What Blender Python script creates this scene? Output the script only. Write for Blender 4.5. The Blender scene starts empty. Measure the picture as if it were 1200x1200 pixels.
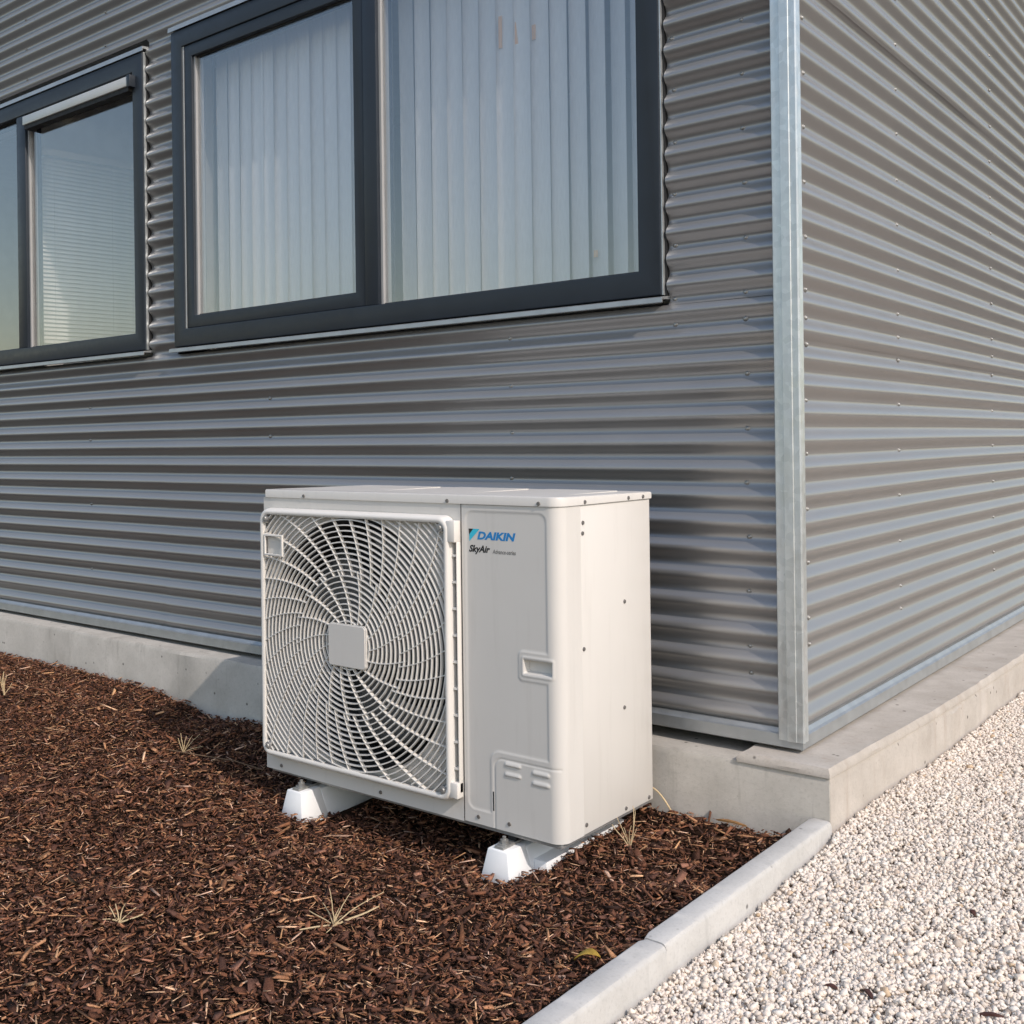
import bpy, bmesh, math, random
import numpy as np
from mathutils import Vector, Matrix
R = math.radians
random.seed(7); rng = np.random.default_rng(11)
S = bpy.context.scene
COL = S.collection

# ------------------------------------------------------------------ camera, sky, sun, exposure
YAW, ROLL, F = -0.698607, -0.012587, 1266.145
CAM = Vector((1.48282, -2.25392, 1.01153))
fw = Vector((math.sin(YAW), math.cos(YAW), 0)); rt = Vector((math.cos(YAW), -math.sin(YAW), 0)); up = Vector((0, 0, 1))
r2 = rt*math.cos(ROLL) + up*math.sin(ROLL); u2 = -rt*math.sin(ROLL) + up*math.cos(ROLL)
cd = bpy.data.cameras.new('camera'); cam = bpy.data.objects.new('camera', cd); COL.objects.link(cam)
cd.sensor_width = 36; cd.lens = F*36/1200; cd.clip_end = 2000; cd.clip_start = .05
cd.shift_x = (600-505.67)/1200; cd.shift_y = -(600-517.97)/1200
m = Matrix((r2, u2, -fw)).transposed().to_4x4(); m.translation = CAM; cam.matrix_world = m
S.camera = cam

SUN = Vector((1, -.27, .84)).normalized()          # towards the sun
w = bpy.data.worlds.new('World'); S.world = w; w.use_nodes = True
wn = w.node_tree; bg = wn.nodes['Background']
sky = wn.nodes.new('ShaderNodeTexSky'); sky.sky_type = 'NISHITA'; sky.sun_disc = False
sky.sun_elevation = math.asin(SUN.z); sky.sun_rotation = math.atan2(SUN.x, SUN.y)
sky.air_density = 1.45; sky.dust_density = 1.2; sky.ozone_density = 1.4
wn.links.new(sky.outputs[0], bg.inputs[0]); bg.inputs[1].default_value = .15
sl = bpy.data.lights.new('sun', 'SUN'); sl.energy = 2.1; sl.angle = R(.53); sl.color = (1, .94, .87)
so = bpy.data.objects.new('sun', sl); COL.objects.link(so)
so.rotation_euler = (-SUN).to_track_quat('-Z', 'Y').to_euler(); so.location = SUN*20
S.view_settings.view_transform = 'Standard'; S.view_settings.look = 'None'
S.view_settings.exposure = 0.38; S.view_settings.gamma = 1; S.view_settings.use_curve_mapping = False
S.view_settings.use_white_balance = True; S.view_settings.white_balance_temperature = 6850; S.view_settings.white_balance_tint = 14
S.cycles.max_bounces = 6; S.cycles.diffuse_bounces = 4; S.cycles.transparent_max_bounces = 16

# ------------------------------------------------------------------ node helpers and materials
def mat(name, color=(.5, .5, .5), rough=.5, metal=0., spec=.5):
    M = bpy.data.materials.new(name); M.use_nodes = True
    b = M.node_tree.nodes['Principled BSDF']
    b.inputs['Base Color'].default_value = (*color, 1); b.inputs['Roughness'].default_value = rough
    b.inputs['Metallic'].default_value = metal; b.inputs['Specular IOR Level'].default_value = spec
    return M, M.node_tree, b
def N(nt, t, **kw):
    n = nt.nodes.new('ShaderNode'+t)
    for k, v in kw.items():
        if k in n.inputs: n.inputs[k].default_value = v
        else: setattr(n, k, v)
    return n
def noise(nt, scale, detail=4, rough=.55, vec=None, stretch=None):
    tc = N(nt, 'TexCoord'); n = N(nt, 'TexNoise', Scale=scale, Detail=detail, Roughness=rough)
    src = tc.outputs['Object']
    if stretch:
        mp = N(nt, 'Mapping'); mp.inputs['Scale'].default_value = stretch
        nt.links.new(src, mp.inputs[0]); src = mp.outputs[0]
    nt.links.new(src, n.inputs['Vector'])
    return n.outputs['Fac']
def ramp(nt, fac, stops):
    r = N(nt, 'ValToRGB'); e = r.color_ramp.elements
    while len(e) < len(stops): e.new(.5)
    for el, (p, c) in zip(e, stops):
        el.position = p; el.color = (*c, 1) if len(c) == 3 else c
    nt.links.new(fac, r.inputs[0]); return r.outputs[0]
def mix(nt, a, b, fac, mode='MIX'):
    n = N(nt, 'MixRGB', blend_type=mode)
    for i, v in ((0, fac), (1, a), (2, b)):
        if hasattr(v, 'is_linked'): nt.links.new(v, n.inputs[i])
        elif isinstance(v, (int, float)): n.inputs[i].default_value = v
        else: n.inputs[i].default_value = (*v, 1)
    return n.outputs[0]
def bump(nt, b, h, strength=.3, dist=.01, normal=None):
    n = N(nt, 'Bump', Strength=strength, Distance=dist); nt.links.new(h, n.inputs['Height'])
    if normal: nt.links.new(normal, n.inputs['Normal'])
    nt.links.new(n.outputs[0], b.inputs['Normal']); return n.outputs[0]
def g(v): return (v, v, v)

MAT = {}
def speckled(name, color, rough, metal=0., var=.06, spec=.5, sc=9.):
    M, nt, b = mat(name, color, rough, metal, spec)
    f = noise(nt, sc, 6, .6)
    lo = tuple(c*(1-var) for c in color); hi = tuple(min(1, c*(1+var)) for c in color)
    nt.links.new(ramp(nt, f, [(.3, lo), (.7, hi)]), b.inputs['Base Color'])
    f2 = noise(nt, sc*4, 5, .6)
    nt.links.new(ramp(nt, f2, [(.3, g(rough*.85)), (.75, g(min(1, rough*1.18)))]), b.inputs['Roughness'])
    MAT[name] = M; return M, nt, b
# coated cladding: grey-brown paint with a soft sheen
M, nt, b = speckled('cladding', (.325, .322, .322), .36, .60, .05, .5, 1.3)
# galvanised trim
M, nt, b = mat('galvanised', (.5, .53, .54), .42, .8); MAT['galvanised'] = M
tc = N(nt, 'TexCoord'); v = N(nt, 'TexVoronoi', Scale=55.); nt.links.new(tc.outputs['Object'], v.inputs['Vector'])
c1 = mix(nt, (.56, .60, .61), (.70, .735, .745), v.outputs['Color'])
st = noise(nt, 7, 5, .6, stretch=(2, 2, .3))
nt.links.new(mix(nt, c1, (.46, .475, .475), ramp(nt, st, [(.5, g(0)), (.8, g(.7))])), b.inputs['Base Color'])
nt.links.new(ramp(nt, noise(nt, 30, 4), [(.3, g(.34)), (.7, g(.52))]), b.inputs['Roughness'])
speckled('flashing', (.40, .42, .43), .45, .7, .12, .5, 14.)
# window frames
speckled('frame', (.019, .026, .036), .42, 0, .1, .35)
speckled('frame_inner', (.36, .36, .36), .4, 0, .04)
speckled('vent_white', (.5, .51, .5), .4, .2, .05)
speckled('gasket', (.012, .012, .013), .7)
# glass: clear with a fresnel mirror of two panes
M, nt, b = mat('glass'); nt.nodes.remove(b); MAT['glass'] = M
out = nt.nodes['Material Output']; tr = N(nt, 'BsdfTransparent'); tr.inputs[0].default_value = (.96, .96, .955, 1)
gl = N(nt, 'BsdfGlossy'); gl.inputs['Roughness'].default_value = .015; gl.inputs[0].default_value = (.95, .97, 1, 1)
ge = N(nt, 'NewGeometry'); dt = N(nt, 'VectorMath', operation='DOT_PRODUCT'); nt.links.new(ge.outputs['Normal'], dt.inputs[0]); nt.links.new(ge.outputs['Incoming'], dt.inputs[1])
def M1(op, a, b_=None):
    q = N(nt, 'Math', operation=op, use_clamp=(op == 'MULTIPLY_ADD'))
    for i, v_ in enumerate((a, b_)):
        if v_ is None: continue
        if isinstance(v_, (int, float)): q.inputs[i].default_value = v_
        else: nt.links.new(v_, q.inputs[i])
    return q
pw = M1('POWER', M1('SUBTRACT', 1., M1('ABSOLUTE', dt.outputs['Value']).outputs[0]).outputs[0], 5.)
mu = M1('MULTIPLY_ADD', pw.outputs[0], .80); mu.inputs[2].default_value = .13      # schlick, four glass faces
bp = N(nt, 'Bump', Strength=.02, Distance=.02); nt.links.new(noise(nt, 1.6, 2, .4), bp.inputs['Height']); nt.links.new(bp.outputs[0], gl.inputs['Normal'])
ms = N(nt, 'MixShader'); nt.links.new(mu.outputs[0], ms.inputs[0]); nt.links.new(tr.outputs[0], ms.inputs[1]); nt.links.new(gl.outputs[0], ms.inputs[2]); nt.links.new(ms.outputs[0], out.inputs[0])
# blinds: fabric, some light through
M, nt, b = mat('blind', (.70, .72, .74), .75); MAT['blind'] = M
nt.links.new(ramp(nt, noise(nt, 160, 2, .5, stretch=(1, 1, .15)), [(.3, (.70, .70, .71)), (.7, (.78, .78, .79))]), b.inputs['Base Color'])
speckled('venetian', (.88, .88, .86), .4)
speckled('tan_tone', (.80, .48, .26), .7)
speckled('backdrop_white', (.88, .88, .86), .8)
speckled('room_wall', (.78, .77, .75), .9, 0, .06, .2)
speckled('room_floor', (.35, .33, .30), .8)
# concrete
def concrete(name, a, c, stain, sc=1.):
    M, nt, b = mat(name, a, .88, 0, .3); MAT[name] = M
    base = ramp(nt, noise(nt, 5*sc, 8, .65), [(.3, a), (.7, c)])
    fine = noise(nt, 90*sc, 4, .7)
    base = mix(nt, base, tuple(x*.72 for x in a), ramp(nt, fine, [(.52, g(0)), (.8, g(.55))]))
    drip = noise(nt, 7, 6, .65, stretch=(2.2, 2.2, .35))
    base = mix(nt, base, stain, ramp(nt, drip, [(.56, g(0)), (.78, g(.75))]))
    tc = N(nt, 'TexCoord'); v = N(nt, 'TexVoronoi', Scale=16.); nt.links.new(tc.outputs['Object'], v.inputs['Vector'])
    pit = ramp(nt, v.outputs['Distance'], [(.05, g(0)), (.11, g(1))])
    base = mix(nt, tuple(x*.35 for x in a), base, pit)
    nt.links.new(base, b.inputs['Base Color'])
    h = mix(nt, fine, pit, .5); bump(nt, b, h, .35, .004)
concrete('concrete', (.40, .375, .335), (.56, .53, .48), (.24, .22, .19))
concrete('screed', (.37, .335, .295), (.50, .46, .415), (.34, .28, .23), 1.4)
concrete('kerb', (.43, .42, .40), (.54, .53, .51), (.33, .325, .31), 1.2)
# air conditioner
speckled('ac_paint', (.625, .605, .575), .38, 0, .018, .45, 3.)
nt_ = MAT['ac_paint'].node_tree; b_ = nt_.nodes['Principled BSDF']; src = b_.inputs['Base Color'].links[0].from_socket
nt_.links.new(mix(nt_, src, (.36, .335, .30), ramp(nt_, noise(nt_, 9, 7, .7, stretch=(3, 3, .25)), [(.54, g(0)), (.85, g(.22))])), b_.inputs['Base Color'])
bump(nt_, b_, noise(nt_, 2.2, 2, .4), .12, .01)
speckled('ac_grille', (.72, .695, .655), .42, 0, .02, .4, 5.)
speckled('ac_dark', (.035, .036, .038), .6)
speckled('ac_fan', (.17, .17, .17), .5)
speckled('ac_base', (.30, .30, .30), .5, .3)
speckled('zinc', (.36, .36, .35), .5, .7, .12)
speckled('screw_dark', (.20, .19, .18), .5, .5, .12)
speckled('foot_white', (.82, .83, .83), .5, 0, .04)
for n, c in (('ink_blue', (.005, .22, .55)), ('ink_cyan', (.02, .50, .68)), ('ink_black', (.01, .01, .012)), ('ink_grey', (.16, .155, .15))): speckled(n, c, .4, 0, .02)
# loose ground cover: colour per piece
def piece(name, rough, sc, amount, spec=.2):
    M, nt, b = mat(name, g(.2), rough, 0, spec); MAT[name] = M
    at = N(nt, 'Attribute', attribute_name='tint')
    f = noise(nt, sc, 3, .6)
    nt.links.new(mix(nt, at.outputs['Color'], ramp(nt, f, [(.3, g(1-amount)), (.7, g(1+amount*.3))]), 1., 'MULTIPLY'), b.inputs['Base Color'])
    bump(nt, b, f, .4, .002)
piece('bark', .8, 260, .45); piece('stone', .85, 180, .22, .3)
M, nt, b = mat('soil', (.03, .016, .01), .95, 0, .1); MAT['soil'] = M
f = noise(nt, 60, 8, .7); nt.links.new(ramp(nt, f, [(.3, (.016, .009, .006)), (.7, (.06, .032, .02))]), b.inputs['Base Color']); bump(nt, b, f, 1., .02)
M, nt, b = mat('gravel_base', (.4, .35, .3), .95, 0, .1); MAT['gravel_base'] = M
tc = N(nt, 'TexCoord'); v = N(nt, 'TexVoronoi', Scale=70.); nt.links.new(tc.outputs['Object'], v.inputs['Vector'])
nt.links.new(mix(nt, ramp(nt, v.outputs['Distance'], [(0, (.70, .61, .52)), (.55, (.42, .35, .29))]), ramp(nt, v.outputs['Color'], [(0, g(.75)), (1, g(1.))]), 1., 'MULTIPLY'), b.inputs['Base Color'])
bump(nt, b, v.outputs['Distance'], -.8, .012)
M, nt, b = mat('ground', (.12, .12, .1), .95, 0, .1); MAT['ground'] = M
nt.links.new(ramp(nt, noise(nt, .6, 8, .6), [(.35, (.09, .09, .085)), (.65, (.15, .145, .135))]), b.inputs['Base Color'])
speckled('straw', (.52, .40, .24), .7, 0, .25, .3, 40)
speckled('twig', (.16, .10, .06), .8, 0, .25, .3, 40)
speckled('leaf', (.42, .27, .05), .6, 0, .35, .3, 60)
speckled('roof', (.1, .1, .105), .6)

# ------------------------------------------------------------------ object helpers
def link(name, me, parent=None, m=None, smooth=False):
    o = bpy.data.objects.new(name, me); COL.objects.link(o)
    if m: me.materials.clear(); me.materials.append(MAT[m])
    if parent: o.parent = parent
    if smooth is True: me.shade_smooth()
    elif smooth: me.shade_smooth(); me.set_sharp_from_angle(angle=R(smooth))
    return o
def empty(name, loc=(0, 0, 0), parent=None):
    o = bpy.data.objects.new(name, None); COL.objects.link(o); o.location = loc; o.empty_display_size = .1
    if parent: o.parent = parent
    return o
def tag(o, label=None, cat=None, group=None, kind=None):
    for k, v in (('label', label), ('category', cat), ('group', group), ('kind', kind)):
        if v: o[k] = v
    return o
def mesh(verts, faces):
    me = bpy.data.meshes.new('mesh'); me.from_pydata([tuple(v) for v in verts], [], faces); me.update(); return me
def bm_mesh(bm):
    bmesh.ops.recalc_face_normals(bm, faces=bm.faces)
    me = bpy.data.meshes.new('mesh'); bm.to_mesh(me); bm.free(); return me
def box_bm(boxes, bev=0., seg=2):
    bm = bmesh.new()
    for (x0, x1, y0, y1, z0, z1) in boxes:
        t = bmesh.new(); bmesh.ops.create_cube(t, size=1)
        for v in t.verts: v.co = ((x0+x1)/2+v.co.x*(x1-x0), (y0+y1)/2+v.co.y*(y1-y0), (z0+z1)/2+v.co.z*(z1-z0))
        if bev: bmesh.ops.bevel(t, geom=t.edges[:], offset=bev, segments=seg, profile=.5, affect='EDGES')
        tm = bpy.data.meshes.new('t'); t.to_mesh(tm); t.free(); bm.from_mesh(tm); bpy.data.meshes.remove(tm)
    return bm
def box(name, b, m, parent=None, bev=0., seg=2):
    return link(name, bm_mesh(box_bm([b] if not isinstance(b[0], (tuple, list)) else b, bev, seg)), parent, m, 40 if bev else False)
def prism(poly, y0, y1, axis='y'):
    """extrude a polygon given as (a, b) pairs; axis y: a=x, b=z; axis z: a=x, b=y; axis x: a=y, b=z"""
    n = len(poly); f = {'y': lambda a, b, t: (a, t, b), 'z': lambda a, b, t: (a, b, t), 'x': lambda a, b, t: (t, a, b)}[axis]
    vs = [f(a, b, y0) for a, b in poly]+[f(a, b, y1) for a, b in poly]
    fs = [tuple(range(n)), tuple(range(2*n-1, n-1, -1))]+[(i, (i+1) % n, n+(i+1) % n, n+i) for i in range(n)]
    bm = bmesh.new(); V = [bm.verts.new(v) for v in vs]
    for q in fs: bm.faces.new([V[i] for i in q])
    return bm
def rrect(x0, x1, z0, z1, r, n=6):
    P = []
    for cx_, cz_, a0 in ((x1-r, z1-r, 0), (x0+r, z1-r, 90), (x0+r, z0+r, 180), (x1-r, z0+r, 270)):
        for i in range(n+1):
            a = R(a0+90*i/n); P.append((cx_+r*math.cos(a), cz_+r*math.sin(a)))
    return P
def tube_verts(path, rads, n=5):
    vs, fs = [], []
    for i, p in enumerate(path):
        p = Vector(p); d = (Vector(path[min(i+1, len(path)-1)])-Vector(path[max(i-1, 0)])).normalized()
        a = d.orthogonal().normalized(); c = d.cross(a)
        for k in range(n):
            t = 2*math.pi*k/n; vs.append(p+(a*math.cos(t)+c*math.sin(t))*rads[i])
    for i in range(len(path)-1):
        for k in range(n): fs.append((i*n+k, i*n+(k+1) % n, (i+1)*n+(k+1) % n, (i+1)*n+k))
    fs += [tuple(range(n-1, -1, -1)), tuple(range((len(path)-1)*n, len(path)*n))]
    return vs, fs
def tubes(name, items, m, parent=None, n=5):
    V, Fc = [], []
    for path, rads in items:
        v, f = tube_verts(path, rads, n); o = len(V); V += v; Fc += [tuple(i+o for i in q) for q in f]
    return link(name, mesh(V, Fc), parent, m, 50)
def sstep(t): t = np.clip(t, 0, 1); return t*t*(3-2*t)

def boxes(name, bl, m, parent=None, bev=0.):
    return [box(name, b_, m, parent, bev) for b_ in bl]

# ------------------------------------------------------------------ ground heights
CT = np.array([(-5, .5, -.03), (-3.7, .52, -.028), (-2.9, .52, -.022), (-2.4, .52, -.03), (-2.2, .52, -.065), (-2, .52, -.088), (-1.7, .52, -.076), (-1, .5, -.085), (-.4, .45, -.085),
  (-.03, .52, -.036), (.18, .5, -.042), (.34, .5, -.037), (.4, 0, -.04), (.4, -.8, -.03), (.4, -1.6, -.03), (-.15, -.1, -.092), (-.95, -.1, -.092), (-.6, -.35, -.088), (-.55, .08, -.122), (-.36, .12, -.122), (-.75, .16, -.122), (-.6, .28, -.122), (-.4, .3, -.12), (-.75, .05, -.115), (-.45, .03, -.112), (-.08, .3, -.082), (-.06, .1, -.088), (-.05, .42, -.078), (.05, .25, -.066),
  (-2, -.5, -.085), (-1.6, .1, -.075), (-2.15, .25, -.062), (-3, -.5, -.06), (-3, -2, -.09), (-1, -1.5, -.09), (-.5, -1, -.085), (-5, -2, -.08), (0, -2.4, -.08), (-2.9, .1, -.04)])
def vnoise(x, y, f, seed):
    r = np.random.default_rng(seed); T = r.random((64, 64))
    X, Y = x*f, y*f; i = np.floor(X).astype(int); j = np.floor(Y).astype(int); u = sstep(X-i); v = sstep(Y-j)
    t = lambda a, b_: T[a % 64, b_ % 64]
    return (t(i, j)*(1-u)+t(i+1, j)*u)*(1-v)+(t(i, j+1)*(1-u)+t(i+1, j+1)*u)*v-.5
def hm(x, y):
    x = np.asarray(x, float); y = np.asarray(y, float)
    d = (x[..., None]-CT[:, 0])**2+(y[..., None]-CT[:, 1])**2
    wgt = 1/(d+.004)**1.6
    return (wgt*CT[:, 2]).sum(-1)/wgt.sum(-1)+vnoise(x, y, 5, 1)*.022+vnoise(x, y, 14, 2)*.012
def hg(x, y):
    x = np.asarray(x, float); y = np.asarray(y, float)
    return np.interp(y, [-3, -.6, 0, .4, .55, .9, 1.5, 2.2, 2.8, 6], [-.04, -.036, -.034, -.014, .002, .01, .013, .024, .03, .03])+vnoise(x, y, 4, 3)*.014+vnoise(x, y, 11, 4)*.008
def sheet(name, x0, x1, y0, y1, nx, ny, fn, m):
    X, Y = np.meshgrid(np.linspace(x0, x1, nx), np.linspace(y0, y1, ny)); Z = fn(X, Y)
    vs = np.stack([X, Y, Z], -1).reshape(-1, 3)
    fs = [(j*nx+i, j*nx+i+1, (j+1)*nx+i+1, (j+1)*nx+i) for j in range(ny-1) for i in range(nx-1)]
    return tag(link(name, mesh(vs, fs), None, m, True), kind='structure')
sheet('ground', -300, 300, -300, 300, 3, 3, lambda x, y: x*0-.16, 'ground')
sheet('mulch_bed', -7, .43, -3.4, .56, 190, 110, lambda x, y: hm(x, y)-.008, 'soil')
sheet('gravel_bed', .47, 6, -4, 9, 90, 200, lambda x, y: hg(x, y)-.008, 'gravel_base')

# ------------------------------------------------------------------ the building
YW, XW = .62, .359                       # crest planes of the front and the side cladding
PITCH, DEPTH, ZV = .0765, .022, 1.347    # wave pitch, depth, height of one valley
ZB, ZT = .20, 4.3
LEFT, BACK = -8.0, 8.0
building = empty('commercial_building', (XW, YW, .15))
tag(building, 'grey corrugated metal building on a concrete base, dark framed windows in its long wall', 'building')
BI = Matrix.Translation(-building.location)
def bpart(o, parent=building):
    o.parent = parent; o.matrix_parent_inverse = BI.copy() if parent == building else Matrix(); return o
def wave(z): return DEPTH*.5*(1+math.cos(2*math.pi*(z-ZV)/PITCH))   # recess behind the crest plane, deepest at the valley
def cladding(side, a0, a1, z0, z1, out=0., seed=0):
    """a sheet of wavy cladding; side 'f' spans x, side 's' spans y"""
    nz = max(4, int((z1-z0)/PITCH*14)); na = max(2, int((a1-a0)/.12)); r = np.random.default_rng(seed+5)
    P = r.random(8)*6.28
    vs = []
    for j in range(nz+1):
        z = z0+(z1-z0)*j/nz
        for i in range(na+1):
            a = a0+(a1-a0)*i/na
            wob = .0007*math.sin(a*2.1+P[0]+z*1.3)+.0005*math.sin(a*5.3+P[1]-z*4.1)+.0003*math.sin(a*11+z*9+P[2])
            d = wave(z+.0012*math.sin(a*1.7+P[3]))-out+wob
            vs.append((a, YW+d, z) if side == 'f' else (XW-d, a, z))
    q = na+1
    fs = [(j*q+i, j*q+i+1, (j+1)*q+i+1, (j+1)*q+i) for j in range(nz) for i in range(na)]
    if side == 'f': pass
    return bpart(link('cladding_sheet', mesh(vs, fs), None, 'cladding', True))
# openings of the two windows: x0, x1, z0, z1
W1 = (-2.365, -.035, 1.435, 2.79); W2 = (-4.92, -2.575, 1.438, 2.762)
GAP = .012
zl = ZV+PITCH*-.62                                       # a horizontal overlap of two sheet runs
sheets = []
sheets.append(cladding('f', LEFT, -2.40, ZB, W1[2]-.03, 0, 1))
sheets.append(cladding('f', -2.46, XW-.01, ZB, W1[2]-.03, .0016, 2))
sheets.append(cladding('f', W1[1]+GAP, XW-.01, W1[2]-.03, W1[3]+.03, .0008, 3))
sheets.append(cladding('f', W2[1]+GAP, W1[0]-GAP, W1[2]-.03, W1[3]+.03, .0006, 4))
sheets.append(cladding('f', LEFT, W2[0]-GAP, W1[2]-.03, W1[3]+.03, 0, 5))
sheets.append(cladding('f', LEFT, XW-.01, W1[3]+.03, ZT, .0004, 6))
lap = ZV+PITCH*-.8
s1 = cladding('s', YW+.01, BACK, ZB, lap+.03, 0, 7)
s2 = cladding('s', YW+.01, BACK, lap, ZV+PITCH*12.25+.03, .0022, 8)
s3 = cladding('s', YW+.01, BACK, ZV+PITCH*12.25, ZT, .0044, 9)
# screws: washer and dome, sitting in the valleys
bm = bmesh.new(); bmesh.ops.create_cone(bm, cap_ends=True, segments=10, radius1=.0078, radius2=.0078, depth=.0015)
t = bmesh.new(); bmesh.ops.create_uvsphere(t, u_segments=10, v_segments=6, radius=.0055)
for v in t.verts: v.co.z = v.co.z*.8+.001
tm = bpy.data.meshes.new('t'); t.to_mesh(tm); t.free(); bm.from_mesh(tm)
screw_me = bm_mesh(bm); screw_me.materials.append(MAT['zinc']); screw_me.shade_smooth()
def screw(side, a, z, par, out):
    o = bpy.data.objects.new('screw', screw_me); COL.objects.link(o); o.parent = par
    d = DEPTH-out-.001
    if side == 'f': o.matrix_local = Matrix.Translation((a, YW+d, z)) @ Matrix.Rotation(R(90), 4, 'X')
    else: o.matrix_local = Matrix.Translation((XW-d, a, z)) @ Matrix.Rotation(R(90), 4, 'Y')
def col(side, a, ks, par, out):
    for k in ks: screw(side, a+random.uniform(-.004, .004), ZV+k*PITCH+random.uniform(-.003, .003), par, out)
hi = [1, 3, 5, 7, 9, 11, 13]
col('f', .212, hi, sheets[2], .0008); col('f', -.004, hi, sheets[2], .0008)
col('f', .212, [0, -2, -4, -6, -8, -10, -12, -13], sheets[1], .0016); col('f', -.004, [0], sheets[1], .0016)
col('f', -.604, [0, -2, -4, -6], sheets[1], .0016); col('f', -1.785, [-2, -4, -8, -10], sheets[1], .0016)
col('f', -3.07, [-2, -4, -8, -12], sheets[0], 0.); col('f', -2.9, [20, 22], sheets[5], .0004); col('f', -3.6, [20, 22, 24], sheets[5], .0004)
lowk = [-3, -5, -7, -9, -11, -12]
for a, e in ((.748, 0), (1.578, 0), (2.87, 0), (4.2, 0), (5.5, 0)):
    col('s', a, lowk, s1, 0.); col('s', a, [-2+1, 0, 1, 3, 5, 7, 9, 11], s2, .0022); col('s', a, [13, 15, 17, 19, 21], s3, .0044)

# corner post: folded galvanised angle with a raised centre strip
PX0, PX1, PY0, PY1 = .302, .374, .607, .640
poly = [(PX0, YW+.02), (PX0, PY0+.004), (PX0+.003, PY0), (PX0+.026, PY0), (PX0+.028, PY0-.004), (PX0+.052, PY0-.004), (PX0+.0535, PY0-.001), (PX0+.057, PY0-.001), (PX1-.002, PY0-.001), (PX1+.002, PY0+.001),
        (PX1+.002, PY0+.008), (PX1, PY0+.010), (PX1, PY1), (PX1-.003, PY1+.002), (PX1-.02, PY1+.002), (PX1-.02, YW+.02)]
bpart(link('corner_post', bm_mesh(prism(poly, .188, ZT, 'z')), None, 'galvanised'))
# base flashing: folded strip with a drip lip under each wall
pf = [(YW+.03, .218), (YW+.004, .216), (YW-.004, .206), (YW-.010, .202), (YW-.012, .170), (YW-.005, .166), (YW-.005, .172), (YW+.03, .175)]
bpart(link('base_flashing', bm_mesh(prism(pf, LEFT, XW+.011, 'x')), None, 'flashing'))
ps = [(XW-.03, .218), (XW-.004, .216), (XW+.004, .206), (XW+.011, .202), (XW+.013, .170), (XW+.006, .166), (XW+.006, .172), (XW-.03, .175)]
bpart(link('base_flashing', bm_mesh(prism(ps, YW-.0115, BACK, 'y')), None, 'flashing'))
# foundation: front strip lower than the side strip, rough top edge
def rough_block(name, outline, z0, ztop, m, seed, amp=.004, step=.05):
    """outline: list of (x, y) corners walked counter-clockwise; the top edge gets a chipped chamfer"""
    r = np.random.default_rng(seed); P = []
    for (ax, ay), (bx, by) in zip(outline, outline[1:]+outline[:1]):
        L = math.hypot(bx-ax, by-ay); n = max(1, int(L/step)) if L < 5 else int(L/.12)
        for i in range(n): P.append((ax+(bx-ax)*i/n, ay+(by-ay)*i/n))
    cx_ = sum(p[0] for p in P)/len(P); cy_ = sum(p[1] for p in P)/len(P)
    n = len(P); V = []; nr = []
    for i in range(n):
        a, c = P[i-1], P[(i+1) % n]; tx, ty = c[0]-a[0], c[1]-a[1]; L = math.hypot(tx, ty) or 1; nr.append((ty/L, -tx/L))
    for lvl in range(4):
        for i, (x, y) in enumerate(P):
            zt = ztop(x, y) if callable(ztop) else ztop
            ins, z = [(0, z0), (r.normal(0, amp*.4), zt-.012-abs(r.normal(0, amp))), (.006+abs(r.normal(0, amp)), zt+r.normal(0, amp*.3)), (.03, zt)][lvl]
            V.append((x-nr[i][0]*ins, y-nr[i][1]*ins, z))
    Fs = [(l*n+i, l*n+(i+1) % n, (l+1)*n+(i+1) % n, (l+1)*n+i) for l in range(3) for i in range(n)]
    Fs.append(tuple(range(3*n, 4*n)))
    bm = bmesh.new(); VV = [bm.verts.new(v) for v in V]
    for q in Fs: bm.faces.new([VV[i] for i in q])
    bmesh.ops.triangulate(bm, faces=[f_ for f_ in bm.faces if len(f_.verts) > 4])
    return bpart(link(name, bm_mesh(bm), None, m, 35))
rough_block('foundation_front', [(LEFT, .521), (.472, .521), (.472, .95), (LEFT, .95)], -.25, lambda x, y: float(np.interp(x, [-4, -1.8, -.6, 0], [.152, .148, .139, .133])), 'concrete', 3)
rough_block('foundation_side', [(.222, .520), (.474, .5195), (.485, .72), (.512, 1.25), (.526, 1.7), (.538, 2.4), (.545, BACK), (.2, BACK), (.222, .75)], .1335, .157, 'screed', 4, .0018)
rough_block('foundation_side', [(.30, .5235), (.4745, .5235), (.4855, .72), (.5125, 1.25), (.5265, 1.7), (.5385, 2.4), (.5455, BACK), (.3, BACK)], -.25, .1345, 'screed', 5, .004)
# roof and hidden walls
box('roof', (LEFT-.1, XW+.06, YW-.06, BACK+.1, ZT, ZT+.12), 'roof'); bpart(bpy.data.objects['roof'])
for o in boxes('rear_wall', [(LEFT, XW-.06, BACK-.1, BACK, .15, ZT), (LEFT, LEFT+.1, YW+.05, BACK-.1, .15, ZT)], 'roof'): bpart(o)
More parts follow.
